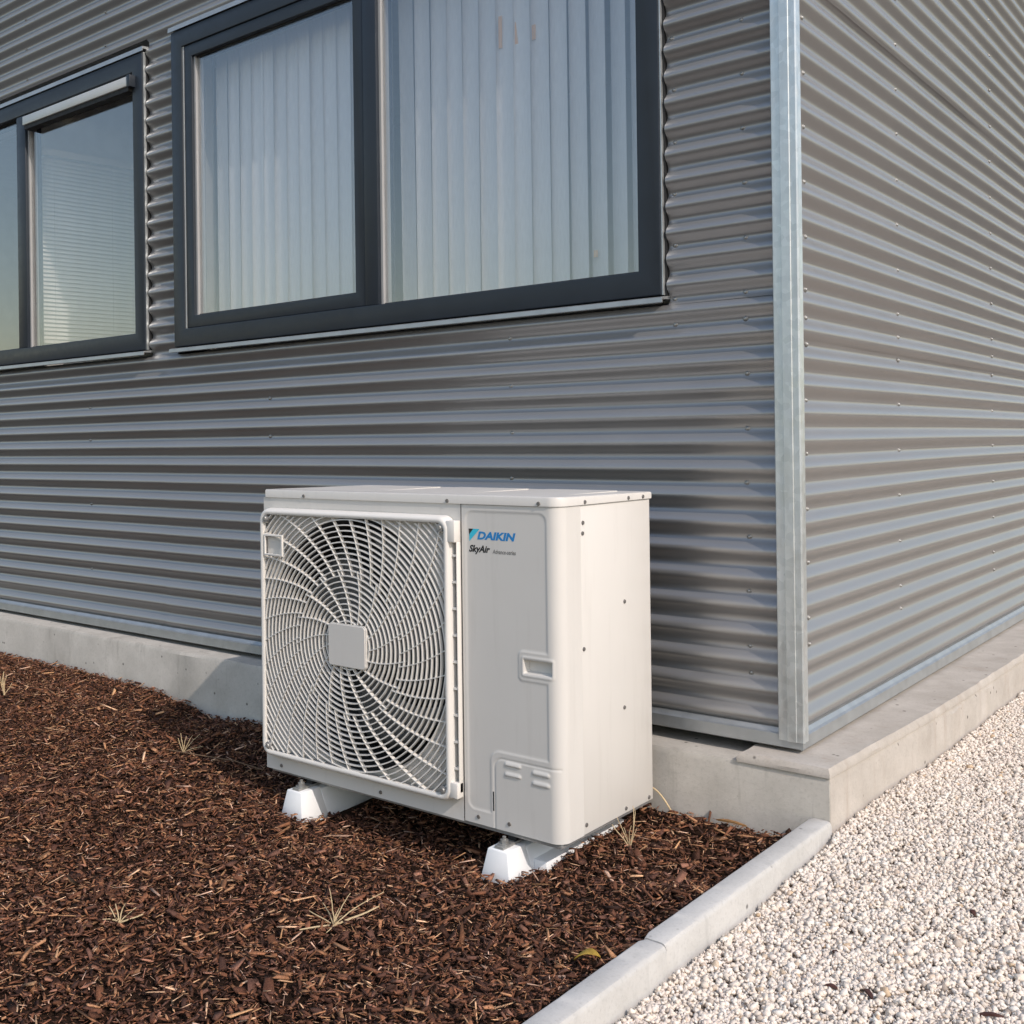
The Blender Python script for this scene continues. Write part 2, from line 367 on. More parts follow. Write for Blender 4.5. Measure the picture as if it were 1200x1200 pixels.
# room behind the windows
for o in boxes('room_wall', [(LEFT+.12, .3, YW+3.2, YW+3.3, .3, 3.4), (LEFT+.12, .3, YW+.22, YW+3.2, 3.3, 3.4), (.2, .3, YW+.22, YW+3.2, .4, 3.3), (LEFT+.12, LEFT+.2, YW+.22, YW+3.2, .4, 3.3),
    (W1[1], .2, YW+.16, YW+.22, .4, 3.3), (W2[1], W1[0], YW+.16, YW+.22, .4, 3.3), (LEFT+.2, W2[0], YW+.16, YW+.22, .4, 3.3),
    (W2[0], W1[1], YW+.16, YW+.22, .4, W1[2]-.002), (W2[0], W1[1], YW+.16, YW+.22, W1[3]+.002, 3.3)], 'room_wall'): bpart(o)
o = box('bright_backdrop', (-3.80, -3.72, YW+.165, YW+3.19, .381, 3.299), 'backdrop_white'); bpart(o)  # white wall added behind the blind to brighten the smaller window
box('room_floor', (LEFT+.12, .3, YW+.22, YW+3.2, .3, .38), 'room_floor'); bpart(bpy.data.objects['room_floor'])

def ring_frame(name, x0, x1, z0, z1, wd, y0, y1, m, par, bev=.004, wb=None):
    wb = wb or wd; bm = bmesh.new()
    o = [(x0, z0), (x1, z0), (x1, z1), (x0, z1)]; i = [(x0+wd, z0+wb), (x1-wd, z0+wb), (x1-wd, z1-wd), (x0+wd, z1-wd)]
    V = [[bm.verts.new((a, y, c)) for a, c in P] for y in (y0, y1) for P in (o, i)]
    of, inf, ob, ib = V
    for k in range(4):
        l = (k+1) % 4
        for q in ((of[k], of[l], inf[l], inf[k]), (ob[l], ob[k], ib[k], ib[l]), (of[l], of[k], ob[k], ob[l]), (inf[k], inf[l], ib[l], ib[k])): bm.faces.new(q)
    sharp = [e for e in bm.edges if not ({e.verts[0], e.verts[1]} & set(of) and {e.verts[0], e.verts[1]} & set(inf)) and not ({e.verts[0], e.verts[1]} & set(ob) and {e.verts[0], e.verts[1]} & set(ib))]
    bmesh.ops.bevel(bm, geom=[e for e in sharp if abs(e.verts[0].co.y-y0) < 1e-6 and abs(e.verts[1].co.y-y0) < 1e-6], offset=bev, segments=2, profile=.5, affect='EDGES')
    return link(name, bm_mesh(bm), par, m, 30)
def window(Wd, mx, mw, sash_left, name='window'):
    x0, x1, z0, z1 = Wd
    wn_ = empty('window', (0, 0, 0)); bpart(wn_)
    yf = YW-.012
    ring_frame('frame', x0, x1, z0, z1, .075, yf, YW+.085, 'frame', wn_)
    box('mullion', (mx-mw/2, mx+mw/2, yf+.003, YW+.082, z0+.0752, z1-.0752), 'frame', wn_, .003)
    ring_frame('frame_lining', x0+.01, x1-.01, z0+.01, z1-.01, .06, YW+.0855, YW+.16, 'frame_inner', wn_, .002)
    # pale channel along the edges, sashes, glass
    for (a, c, has) in ((x0+.0755, mx-mw/2-.0005, sash_left), (mx+mw/2+.0005, x1-.0755, not sash_left and False)):
        b0, b1 = z0+.0755, z1-.0755
        if has:
            box('channel', (a, a+.007, yf+.006, YW+.07, b0, b1), 'vent_white', wn_)
            ring_frame('sash', a+.008, c, b0, b1, .052, yf+.006, YW+.06, 'frame', wn_, .004)
            a, c, b0, b1 = a+.0605, c-.0525, b0+.0525, b1-.0525
        box('glazing_bead', [(a, a+.010, YW+.006, YW+.05, b0, b1)], 'frame_inner', wn_)
        boxes('gasket', [(a+.0102, c-.0002, YW+.012, YW+.016, b0, b0+.005), (a+.0102, c-.0002, YW+.012, YW+.016, b1-.005, b1)], 'gasket', wn_)
        box('pane', (a+.0102, c-.0002, YW+.017, YW+.021, b0, b1), 'glass', wn_)
    # sill and head flashing, thin side trims
    sp = [(YW+.02, z0-.001), (YW-.016, z0-.006), (YW-.030, z0-.010), (YW-.031, z0-.024), (YW-.027, z0-.026), (YW-.026, z0-.014), (YW+.02, z0-.012)]
    link('sill', bm_mesh(prism(sp, x0-.012, x1+.012, 'x')), wn_, 'flashing')
    hp = [(YW+.02, z1+.026), (YW-.016, z1+.022), (YW-.018, z1+.002), (YW-.015, z1+.002), (YW-.014, z1+.012), (YW+.02, z1+.014)]
    link('head_flashing', bm_mesh(prism(hp, x0-.012, x1+.012, 'x')), wn_, 'flashing')
    box('side_trim', [(x1+.0005, x1+.004, yf+.006, YW+.05, z0, z1), ], 'galvanised', wn_)
    boxes('gasket', [(x1+.0042, x1+.010, YW+.006, YW+.06, z0, z1), (x0-.010, x0-.0005, YW+.006, YW+.06, z0, z1)], 'gasket', wn_)
    return wn_
win1 = window(W1, -1.197, .066, True)
win2 = window(W2, -3.615, .085, False)
vt = box('vent_cover', (-3.545, -2.652, YW-.040, YW+.014, 2.620, 2.664), 'vent_white', win2, .004)
box('vent_end', [(-2.6515, -2.625, YW-.042, YW+.014, 2.614, 2.668)], 'frame', win2, .003)
box('vent_slot', [(-3.54, -2.65, YW-.032, YW+.012, 2.600, 2.6195)], 'gasket', win2)

# ------------------------------------------------------------------ blinds
def slat_mesh(h, wd, curve=.006):
    vs, fs = [], []; n = 6
    for z in (0, h):
        for i in range(n+1):
            t = i/n*2-1; vs.append((t*wd/2, curve*(1-t*t), z))
    for i in range(n): fs.append((i, i+1, n+2+i, n+1+i))
    me = mesh(vs, fs); me.materials.append(MAT['blind']); me.shade_smooth()
    return me
sm = slat_mesh(1.30, .089, .007)
def vblind(x0, x1, z0, label, n_gap, ang, seed):
    r = random.Random(seed)
    o = empty('vertical_blind', ((x0+x1)/2, YW+.135, z0)); tag(o, label, 'blind', 'vertical blinds behind the wide window')
    cx_ = (x0+x1)/2
    box('headrail', (x0-cx_-.05, x1-cx_+.05, -.02, .025, 1.31, 1.345), 'venetian', o)
    x = x0; k = 0
    while x < x1:
        s = bpy.data.objects.new('slat', sm); COL.objects.link(s); s.parent = o
        s.location = (x-cx_, r.uniform(-.003, .003), .005)
        a = ang(x)
        s.rotation_euler = (r.uniform(-.004, .004), r.uniform(-.003, .003), R(a+r.uniform(-1.8, 1.8))); x += .0735+r.uniform(-.002, .002); k += 1
    tubes('bead_chain', [([(x0-cx_, -.03, .02), (x1-cx_, -.03, .02)], [.0012, .0012])], 'venetian', o, 4)
    return o
vb1 = vblind(-2.20, -1.24, 1.47, 'grey vertical blind behind the left pane of the wide window', 0, lambda x: -7, 1)
vb2 = vblind(-1.14, -.07, 1.47, 'grey vertical blind behind the right pane, gaps at its right end', 0, lambda x: -11.5 if x < -.6 else -11.5-(x+.6)*50, 2)
for i, (x, z, h) in enumerate(((-.716, 2.42, .11), (-.648, 2.40, .075), (-.577, 2.385, .05), (-.347, 1.612, .022))):
    box('tan_mark', (x-vb2.location.x-.007, x-vb2.location.x+.007, .004, .006, z-1.47-h/2, z-1.47+h/2), 'tan_tone', vb2)  # tan slips added for unidentified warm marks seen between the slats
box('tan_mark', (-2.235-vb1.location.x-.014, -2.235-vb1.location.x+.014, .004, .006, .93, 1.01), 'tan_tone', vb1)
# horizontal blind hanging edge-on to the facade
hb = empty('venetian_blind', (-3.655, .705, 1.55)); hb.rotation_euler.z = -R(8)
tag(hb, 'white horizontal slatted blind hanging behind the smaller window', 'blind')
vsm = bm_mesh(box_bm([(-.001, .001, 0, .85, -.010, .010)])); vsm.materials.append(MAT['venetian'])
for k in range(44):
    s = bpy.data.objects.new('slat', vsm); COL.objects.link(s); s.parent = hb; s.location = (0, 0, .03+k*.0215); s.rotation_euler = (0, R(-36+random.uniform(-3, 3)), 0)
box('headrail', (-.02, .02, 0, .85, .975, 1.01), 'venetian', hb); box('bottom_rail', (-.012, .012, 0, .85, 0, .016), 'venetian', hb)
for y in (.1, .42, .75): tubes('cord', [([(.014, y, .01), (.014, y, .98)], [.001, .001])], 'venetian', hb, 4)

# ------------------------------------------------------------------ kerb stones
def kerb_stone(y0, y1, seed, label, dx=0.):
    r = np.random.default_rng(seed); prof = [(.426, -.22), (.426, .024), (.4275, .0275), (.431, .029), (.470, .0285), (.4755, .0265), (.479, .0225), (.481, .017), (.489, -.22)]
    ys = np.arange(y0, y1+.001, (y1-y0)/round((y1-y0)/.02)); vs = []; n = len(prof)
    for i, y in enumerate(ys):
        e = .003 if i in (0, len(ys)-1) else 0
        lean = dx+(-.014)*(y-.52)*-1*.9*0
        for (x, z) in prof:
            chip = abs(r.normal(0, .00018)); s = -.011*max(0, (.52-y))
            vs.append((x+s+dx+(chip if x < .45 else -chip)+(e if x < .45 else -e), y, z-e-chip*.7*(z > 0)))
    k = len(ys)
    fs = [(i*n+j, i*n+j+1, (i+1)*n+j+1, (i+1)*n+j) for i in range(k-1) for j in range(n-1)]+[tuple(range(n)), tuple(range(k*n-1, (k-1)*n-1, -1))]
    bm = bmesh.new(); V = [bm.verts.new(v) for v in vs]
    for q in fs: bm.faces.new([V[i] for i in q])
    o = link('kerb_stone', bm_mesh(bm), None, 'kerb', 25); tag(o, label, 'kerb', 'kerb stones between mulch and gravel'); return o
kerb_stone(-.352, .517, 1, 'pale concrete kerb stone running up to the building foundation')
kerb_stone(-1.36, -.358, 2, 'pale concrete kerb stone at the bottom edge, farther from the building', .0035)

# ------------------------------------------------------------------ outdoor unit
ac = empty('air_conditioner', (-.55, .23, 0))
tag(ac, 'cream outdoor air conditioning unit with round fan grille on white feet', 'air conditioner')
AI = Matrix.Translation(-ac.location)
def part(o, parent=None):
    o.parent = parent or ac; o.matrix_parent_inverse = AI.copy() if not parent else Matrix(); return o
ZC = .846                                   # underside of the top cover
FX, FZ, FR = -.7105, .429, .366              # fan centre and opening
# left front plate with a round opening
L0, L1 = -1.10, -.3125
angs = sorted(set([2*math.pi*i/96 for i in range(96)]+[math.atan2(zz-FZ, xx-FX) % (2*math.pi) for xx in (L0, L1) for zz in (.0, ZC)]))
ci, co, cb = [], [], []
for a in angs:
    c_, s_ = math.cos(a), math.sin(a)
    t_ = min([(xx-FX)/c_ for xx in (L0, L1) if abs(c_) > 1e-9 and (xx-FX)/c_ > 0]+[(zz-FZ)/s_ for zz in (.0, ZC) if abs(s_) > 1e-9 and (zz-FZ)/s_ > 0])
    co.append((FX+t_*c_, 0, FZ+t_*s_)); ci.append((FX+FR*c_, .004, FZ+FR*s_)); cb.append((FX+(FR-.012)*c_, .03, FZ+(FR-.012)*s_))
n = len(angs)
part(link('front_plate', mesh(co+ci, [(i, n+i, n+(i+1) % n, (i+1) % n) for i in range(n)]), None, 'ac_paint', False))
cc = [(FX+(FR-.006)*math.cos(a), .20, FZ+(FR-.006)*math.sin(a)) for a in angs]
part(link('fan_shroud', mesh(ci+cb+cc+[(FX, .2005, FZ)], [(k*n+i, (k+1)*n+i, (k+1)*n+(i+1) % n, k*n+(i+1) % n) for k in range(2) for i in range(n)]+[(2*n+i, 3*n, 2*n+(i+1) % n) for i in range(n)]), None, 'ac_dark', 40))
# fan: hub and three swept blades
fan = empty('fan', (FX, .11, FZ)); part(fan)
bm = bmesh.new(); bmesh.ops.create_cone(bm, cap_ends=True, segments=32, radius1=.085, radius2=.075, depth=.07)
bmesh.ops.rotate(bm, verts=bm.verts, cent=(0, 0, 0), matrix=Matrix.Rotation(R(90), 3, 'X')); link('hub', bm_mesh(bm), fan, 'ac_fan', 40)
for k in range(3):
    vs, fs = [], []; nr_, na_ = 8, 10
    for i in range(nr_+1):
        rr = .075+(.32-.075)*i/nr_
        for j in range(na_+1):
            a = R(120*k+20+(j/na_-.5)*(62+22*i/nr_)+30*(i/nr_)**1.5); vs.append((rr*math.cos(a), (j/na_-.5)*-.075, rr*math.sin(a)))
    fs = [(i*(na_+1)+j, i*(na_+1)+j+1, (i+1)*(na_+1)+j+1, (i+1)*(na_+1)+j) for i in range(nr_) for j in range(na_)]
    o = link('blade', mesh(vs, fs), fan, 'ac_fan', True); md = o.modifiers.new('s', 'SOLIDIFY'); md.thickness = .004
# right front panel: pressed sheet that wraps round the corner
RC, SW = .036, .098
X0 = -.3095
lf = (0-RC)-X0; la = RC*math.pi/2; ls = SW-RC; TOT = lf+la+ls
ns, nz = int(TOT/.0026), int((ZC-.003)/.0026)
s = np.linspace(0, TOT, ns+1)[None, :].repeat(nz+1, 0); z = np.linspace(.003, ZC-.001, nz+1)[:, None].repeat(ns+1, 1)
xs = X0+s
def sd(x0, x1, z0, z1, r):
    qx = np.abs(xs-(x0+x1)/2)-(x1-x0)/2+r; qz = np.abs(z-(z0+z1)/2)-(z1-z0)/2+r
    return np.hypot(np.maximum(qx, 0), np.maximum(qz, 0))+np.minimum(np.maximum(qx, qz), 0)-r
rec = np.maximum(np.maximum(sd(-.297, -.040, .040, .828, .022), -sd(-.128, .1, .400, .475, .012)), -sd(-.222, .2, -.2, .205, .03))
h = -.0014*sstep((-rec+.003)/.006)
h += .0005*np.exp(-(rec/.004)**2)
gr = np.abs(sd(-.210, .3, -.3, .188, .026)); h += -.0016*np.exp(-(gr/.0022)**2)*(xs < -.004)
for (xa, xb, zc) in ((-.178, -.124, .176), (-.178, -.124, .150), (-.092, -.036, .170), (-.092, -.036, .144)):
    d_ = np.hypot(np.maximum(np.abs(xs-(xa+xb)/2)-(xb-xa)/2+.008, 0), (z-zc)*1.0)
    lou = np.clip(1-d_/.0075, 0, 1); h += .0036*np.sqrt(lou)*(z > zc-.004)*1.0
lipd = sd(-.119, -.022, .412, .462, .006); h += .0016*np.exp(-((lipd+.002)/.003)**2)
hd = sd(-.113, -.028, .419, .455, .004); h += -.020*sstep(-hd/.004)
k_ = np.clip((s-lf)/la, 0, 1)*math.pi/2
px = np.where(s < lf, X0+s, np.where(s < lf+la, -RC+(RC)*np.sin(k_), 0)); py = np.where(s < lf, 0, np.where(s < lf+la, RC-RC*np.cos(k_), RC+(s-lf-la)))
nx_, ny_ = np.sin(k_), -np.cos(k_)
vs = np.stack([px+nx_*h, py+ny_*h, z], -1).reshape(-1, 3)
q = ns+1
me = mesh(vs, [(j*q+i, j*q+i+1, (j+1)*q+i+1, (j+1)*q+i) for j in range(nz) for i in range(ns)])
part(link('front_panel', me, None, 'ac_paint', 50))
box('panel_slot', (-.2155, -.2125, -.0006, .01, .048, .098), 'gasket'); part(bpy.data.objects['panel_slot'])
# side, rear, inner walls
box('side_panel', (-.03, -.0012, SW+.0012, .46, .003, ZC-.001), 'ac_paint', None, .0015); part(bpy.data.objects['side_panel'])
box('left_panel', (-1.1, -1.085, .001, .46, .003, ZC-.001), 'ac_paint', None, .0015); part(bpy.data.objects['left_panel'])
box('rear_panel', (-1.084, -.031, .445, .458, .003, ZC-.001), 'ac_dark'); part(bpy.data.objects['rear_panel'])
box('divider', (-.330, -.316, .006, .44, .01, ZC-.005), 'ac_base'); part(bpy.data.objects['divider'])
box('seam', (-.3125, -.3094, .004, .02, .004, ZC-.001), 'gasket'); part(bpy.data.objects['seam'])
box('base_pan', (-1.09, -.012, .012, .455, -.012, .0025), 'ac_base', None, .004); part(bpy.data.objects['base_pan'])
# top cover with rounded front corner and pressed field
def cover_outline(e): 
    P = []
    for i in range(9):
        a = R(-90+90*i/8); P.append((-RC+(RC+e)*math.cos(a), RC+(RC+e)*math.sin(a)))
    return P+[(e, .46+e), (-1.1-e, .46+e), (-1.1-e, .012), (-1.1-e+.012+e, -e)]
lv = [(.0035, ZC), (.0035, .866), (.0022, .8688), (-.001, .870), (-.02, .8705)]
vs = []; fs = []
for e, zz in lv:
    for x_, y_ in cover_outline(e): vs.append((x_, y_, zz-.005*max(0, y_)/.46*(zz > ZC+.001)))
n = len(cover_outline(0))
for l in range(len(lv)-1):
    for i in range(n): fs.append((l*n+i, l*n+(i+1) % n, (l+1)*n+(i+1) % n, (l+1)*n+i))
fs.append(tuple(range((len(lv)-1)*n, len(lv)*n))); fs.append(tuple(range(n-1, -1, -1)))
bm = bmesh.new(); V = [bm.verts.new(v) for v in vs]
for f_ in fs: bm.faces.new([V[i] for i in f_])
tc_ = part(link('top_cover', bm_mesh(bm), None, 'ac_paint', 35))
for (xa, xb) in ((-1.03, -.70), (-.64, -.36), (-.30, -.06)):
    o = link('raised_field', bm_mesh(prism(rrect(xa, xb, .10, .40, .02), .860, .8692, 'z')), None, 'ac_paint'); part(o, tc_)
# screws on the casing
bm = bmesh.new(); bmesh.ops.create_cone(bm, cap_ends=True, segments=12, radius1=.0058, radius2=.0048, depth=.003)
hs = bm_mesh(bm); hs.materials.append(MAT['screw_dark'])
def acscrew(x, y, z, face):
    o = bpy.data.objects.new('screw', hs); COL.objects.link(o); part(o)
    rot = Matrix.Rotation(R(90), 4, 'X') if face == 'f' else Matrix.Rotation(R(90), 4, 'Y')
    o.matrix_basis = Matrix.Translation((x, y, z)) @ rot
for x, zz in ((-.914, .853), (-.355, .853), (-.059, .853)): acscrew(x, -.0045, zz, 'f')
for x, zz in ((-1.033, .016), (-.616, .016), (-.264, .022), (-.164, .024)): acscrew(x, -.001, zz, 'f')
for y, zz in ((.114, .853), (.335, .853), (.415, .853)): acscrew(.0045, y, zz, 's')
for y, zz in ((.110, .800), (.108, .773), (.315, .574), (.108, .477), (.308, .289), (.11, .027), (.31, .016), (.437, .013)): acscrew(.0002, y, zz, 's')

# the grille
GX0, GX1, GZ0, GZ1, GY = -1.083, -.338, .056, .806, -.030
grille = empty('grille', (FX, 0, FZ)); part(grille)
GI = Matrix.Translation(-Vector((FX, 0, FZ)))
def gpart(o): o.parent = grille; o.matrix_parent_inverse = GI.copy(); return o
def frame_loft(rings):
    vs, fs = [], []; n = len(rings[0])
    for P in rings: vs += P
    for l in range(len(rings)-1):
        for i in range(n): fs.append((l*n+i, l*n+(i+1) % n, (l+1)*n+(i+1) % n, (l+1)*n+i))
    return mesh(vs, fs)
def rr3(e, y, r): return [(a, y, c) for a, c in rrect(GX0-e, GX1+e, GZ0-e, GZ1+e, r, 8)]
fm = frame_loft([rr3(.008, -.0005, .034), rr3(.007, -.014, .034), rr3(.004, -.026, .032), rr3(0, GY-.001, .030), rr3(-.006, GY-.002, .026), rr3(-.011, GY+.001, .022), rr3(-.011, GY+.012, .022), rr3(-.008, GY+.014, .024)])
gpart(link('grille_frame', fm, None, 'ac_grille', 50))
# slotted flange at the right of the grille
for o in boxes('flange', [(GX1+.021, GX1+.026, -.018, -.001, GZ0+.02, GZ1-.06), (GX1-.004, GX1+.026, -.0285, -.0012, GZ1-.062, GZ1-.004), (GX1-.004, GX1+.026, -.0285, -.0012, GZ0+.008, GZ0+.05)], 'ac_grille', None, .003): gpart(o)
for k in range(9):
    zz = GZ0+.05+(GZ1-GZ0-.112)*(k+.5)/9
    gpart(box('flange_tie', (GX1+.004, GX1+.0208, -.017, -.004, zz-.003, zz+.003), 'ac_grille'))
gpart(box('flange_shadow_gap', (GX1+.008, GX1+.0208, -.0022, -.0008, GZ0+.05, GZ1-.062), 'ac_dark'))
def inside(x, zz, e=.010, r=.022):
    x0, x1, z0_, z1_ = GX0+e, GX1-e, GZ0+e, GZ1-e
    qx = abs(x-(x0+x1)/2)-(x1-x0)/2+r; qz = abs(zz-(z0_+z1_)/2)-(z1_-z0_)/2+r
    return math.hypot(max(qx, 0), max(qz, 0))+min(max(qx, qz), 0)-r <= 0
HX0, HX1, HZ0, HZ1 = -.782, -.632, .366, .490     # hub plate
PX_0, PX_1, PZ_0, PZ_1 = -1.066, -.985, .672, .724  # small plate top left
def ribbon(path, w_, dep, yf):
    """rectangular bar along a path of (x, z), front face at yf, depth dep"""
    vs, fs = [], []; n = len(path)
    for i, (x, zz) in enumerate(path):
        a, c = path[max(0, i-1)], path[min(n-1, i+1)]; tx, tz = c[0]-a[0], c[1]-a[1]; L = math.hypot(tx, tz) or 1
        nx_, nz_ = -tz/L*w_/2, tx/L*w_/2
        vs += [(x-nx_*.75, yf, zz-nz_*.75), (x+nx_*.75, yf, zz+nz_*.75), (x+nx_, yf+dep, zz+nz_), (x-nx_, yf+dep, zz-nz_)]
    for i in range(n-1):
        for k in range(4): fs.append((i*4+k, i*4+(k+1) % 4, (i+1)*4+(k+1) % 4, (i+1)*4+k))
    fs += [(3, 2, 1, 0), tuple((n-1)*4+k for k in range(4))]
    return vs, fs
def dome(x, zz): return GY+.004-.008*max(0, 1-((x-FX)**2+(zz-FZ)**2)/.16)
def ribs(name, paths, w_, dep, yo):
    V, Fs = [], []
    for P in paths:
        if len(P) < 2: continue
        v, f_ = ribbon(P, w_, dep, 0); v = [(a, y+dome(a, c)+yo, c) for a, y, c in v]
        o = len(V); V += v; Fs += [tuple(i+o for i in q_) for q_ in f_]
    if V: gpart(link(name, mesh(V, Fs), None, 'ac_grille', 40))
def solid(x, zz): return (HX0+.004 < x < HX1-.004 and HZ0+.004 < zz < HZ1-.004) or (PX_0 < x < PX_1 and PZ_0 < zz < PZ_1)
rr = .070
while rr < .56:
    n = max(48, int(2*math.pi*rr/.012)); runs, cur = [], []
    for i in range(n+1):
        a = 2*math.pi*i/n+.3; x, zz = FX+rr*math.cos(a), FZ+rr*math.sin(a)
        if inside(x, zz) and not solid(x, zz): cur.append((x, zz))
        else:
            if len(cur) > 1: runs.append(cur)
            cur = []
    if len(cur) > 1: runs.append(cur)
    for q_ in runs: ribs('ring', [q_], .0042, .009, .0015)
    rr += .0162
def spiral(a0, ra, rb, n=24):
    P = []
    for i in range(n+1):
        r_ = ra+(rb-ra)*i/n; a = a0+1.05*math.sqrt(max(0, (r_-.05)/.45)); x, zz = FX+r_*math.cos(a), FZ+r_*math.sin(a)
        if inside(x, zz, .008) and not solid(x, zz): P.append((x, zz))
    return P
for k in range(17): ribs('rib', [spiral(2*math.pi*k/17, .062, .2185)], .0034, .011, .0012)
for k in range(34): ribs('rib', [spiral(2*math.pi*(k+.5)/34+.03, .202, .56, 40)], .0032, .011, .0012)
hb_ = bm_mesh(prism(rrect(HX0, HX1, HZ0, HZ1, .012), GY-.009, GY+.004, 'y')); bmx = bmesh.new(); bmx.from_mesh(hb_)
bmesh.ops.bevel(bmx, geom=[e for e in bmx.edges if all(abs(v.co.y-(GY-.009)) < 1e-5 for v in e.verts)], offset=.003, segments=2, affect='EDGES')
gpart(link('hub_plate', bm_mesh(bmx), None, 'ac_paint', 40))
# handle plate at the top left of the grille
gpart(ring_frame('handle_plate', PX_0-.002, PX_1+.001, PZ_0-.004, PZ_1+.010, .006, GY-.001, GY+.005, 'ac_grille', None, .001))
gpart(box('handle_recess', (PX_0+.002, PX_1-.002, GY+.012, GY+.014, PZ_0, PZ_1), 'ac_paint'))
for (x, zz) in ((-1.062, .782), (-.362, .782), (-1.062, .080), (-.362, .080)):
    bm = bmesh.new(); bmesh.ops.create_cone(bm, cap_ends=True, segments=16, radius1=.011, radius2=.011, depth=.02)
    bmesh.ops.rotate(bm, verts=bm.verts, cent=(0, 0, 0), matrix=Matrix.Rotation(R(90), 3, 'X')); bmesh.ops.translate(bm, verts=bm.verts, vec=(x, GY+.010, zz))
    gpart(link('fixing_socket', bm_mesh(bm), None, 'ac_base', 40))  # flat disc coloured dark to read as a shaded recess
    bm = bmesh.new(); bmesh.ops.create_cone(bm, cap_ends=True, segments=12, radius1=.0075, radius2=.006, depth=.004)
    bmesh.ops.rotate(bm, verts=bm.verts, cent=(0, 0, 0), matrix=Matrix.Rotation(R(90), 3, 'X')); bmesh.ops.translate(bm, verts=bm.verts, vec=(x, GY-.002, zz))
    gpart(link('screw', bm_mesh(bm), None, 'zinc', 40))

# printed marks on the panel
def text(name, s_, x0, x1, z0, z1, m, shear=.25, bold=.02, y=-.0006-.0):
    cu = bpy.data.curves.new('t', 'FONT'); cu.body = s_; cu.size = 1; cu.shear = shear; cu.offset = bold; cu.resolution_u = 3
    o = bpy.data.objects.new('t', cu); COL.objects.link(o); dg = bpy.context.evaluated_depsgraph_get()
    me = bpy.data.meshes.new_from_object(o.evaluated_get(dg)); COL.objects.unlink(o); bpy.data.objects.remove(o)
    co_ = np.array([v.co[:] for v in me.vertices]); a, b_ = co_.min(0), co_.max(0)
    for v in me.vertices:
        v.co = (x0+(v.co.x-a[0])/(b_[0]-a[0])*(x1-x0), 0, z0+(v.co.y-a[1])/(b_[1]-a[1])*(z1-z0))
    o = link(name, me, None, m); o.location.y = 0
    for v in me.vertices: v.co.y = y
    return part(o)
YP = .0010
text('brand_lettering', 'DAIKIN', -.258, -.134, .7535, .775, 'ink_blue', .22, .045, YP)
text('series_lettering', 'SkyAir', -.286, -.216, .7140, .7385, 'ink_black', .3, .035, YP)
text('series_lettering', 'Advance-series', -.208, -.134, .7185, .7300, 'ink_grey', .2, .012, YP)
part(link('brand_mark', mesh([(-.2865, YP, .781), (-.262, YP, .781), (-.284, YP, .758)], [(0, 1, 2)]), None, 'ink_black'))
part(link('brand_mark', mesh([(-.271, YP-.0002, .781), (-.250, YP-.0002, .781), (-.284, YP-.0002, .748), (-.284, YP-.0002, .766)], [(0, 1, 2, 3)]), None, 'ink_cyan'))

# ------------------------------------------------------------------ white feet under the unit
def foot(xc, label):
    o = empty('support_foot', (xc, .22, -.10)); tag(o, label, 'support foot', 'white feet under the air conditioner')
    def frust(nm, x, xt, ya, yb, yta, ytb, za, zb):
        t = bmesh.new()
        V = [t.verts.new(v) for v in [(-x, ya, za), (x, ya, za), (x, yb, za), (-x, yb, za), (-xt, yta, zb), (xt, yta, zb), (xt, ytb, zb), (-xt, ytb, zb)]]
        for q_ in ((0, 1, 5, 4), (1, 2, 6, 5), (2, 3, 7, 6), (3, 0, 4, 7), (4, 5, 6, 7), (3, 2, 1, 0)): t.faces.new([V[i] for i in q_])
        bmesh.ops.recalc_face_normals(t, faces=t.faces); bmesh.ops.bevel(t, geom=t.edges[:], offset=.003, segments=2, profile=.5, affect='EDGES')
        link(nm, bm_mesh(t), o, 'foot_white', 40)
    frust('end_block', .050, .031, -.285, -.165, -.268, -.185, -.03, .070)
    frust('end_block', .050, .031, .165, .285, .185, .268, -.03, .070)
    frust('beam', .050, .034, -.172, .172, -.19, .19, -.03, .066)
    if xc > -.5: frust('flange', .086, .080, -.172, .27, -.165, .268, -.03, .027)
    box('rail', (-.014, .014, -.262, .262, .0703, .0772), 'zinc', o, .001)
    for y in (-.238, .238):
        bm = bmesh.new(); bmesh.ops.create_cone(bm, cap_ends=True, segments=8, radius1=.005, radius2=.005, depth=.022); bmesh.ops.translate(bm, verts=bm.verts, vec=(0, y, .086)); link('bolt', bm_mesh(bm), o, 'zinc', 30)
        bm = bmesh.new(); bmesh.ops.create_cone(bm, cap_ends=True, segments=6, radius1=.0105, radius2=.0105, depth=.010); bmesh.ops.translate(bm, verts=bm.verts, vec=(0, y, .0845)); link('nut', bm_mesh(bm), o, 'zinc')
        bm = bmesh.new(); bmesh.ops.create_cone(bm, cap_ends=True, segments=16, radius1=.017, radius2=.017, depth=.0025); bmesh.ops.translate(bm, verts=bm.verts, vec=(0, y, .0785)); link('washer', bm_mesh(bm), o, 'zinc', 30)
    box('dark_gap_strip', [(-.012, .012, -.205, .205, .0774, .0875)], 'gasket', o)  # black strip standing in for the shaded gap between foot and unit
    return o
foot(-.168, 'white plastic support foot under the right half of the air conditioner')
foot(-.925, 'white plastic support foot under the grille side of the air conditioner')

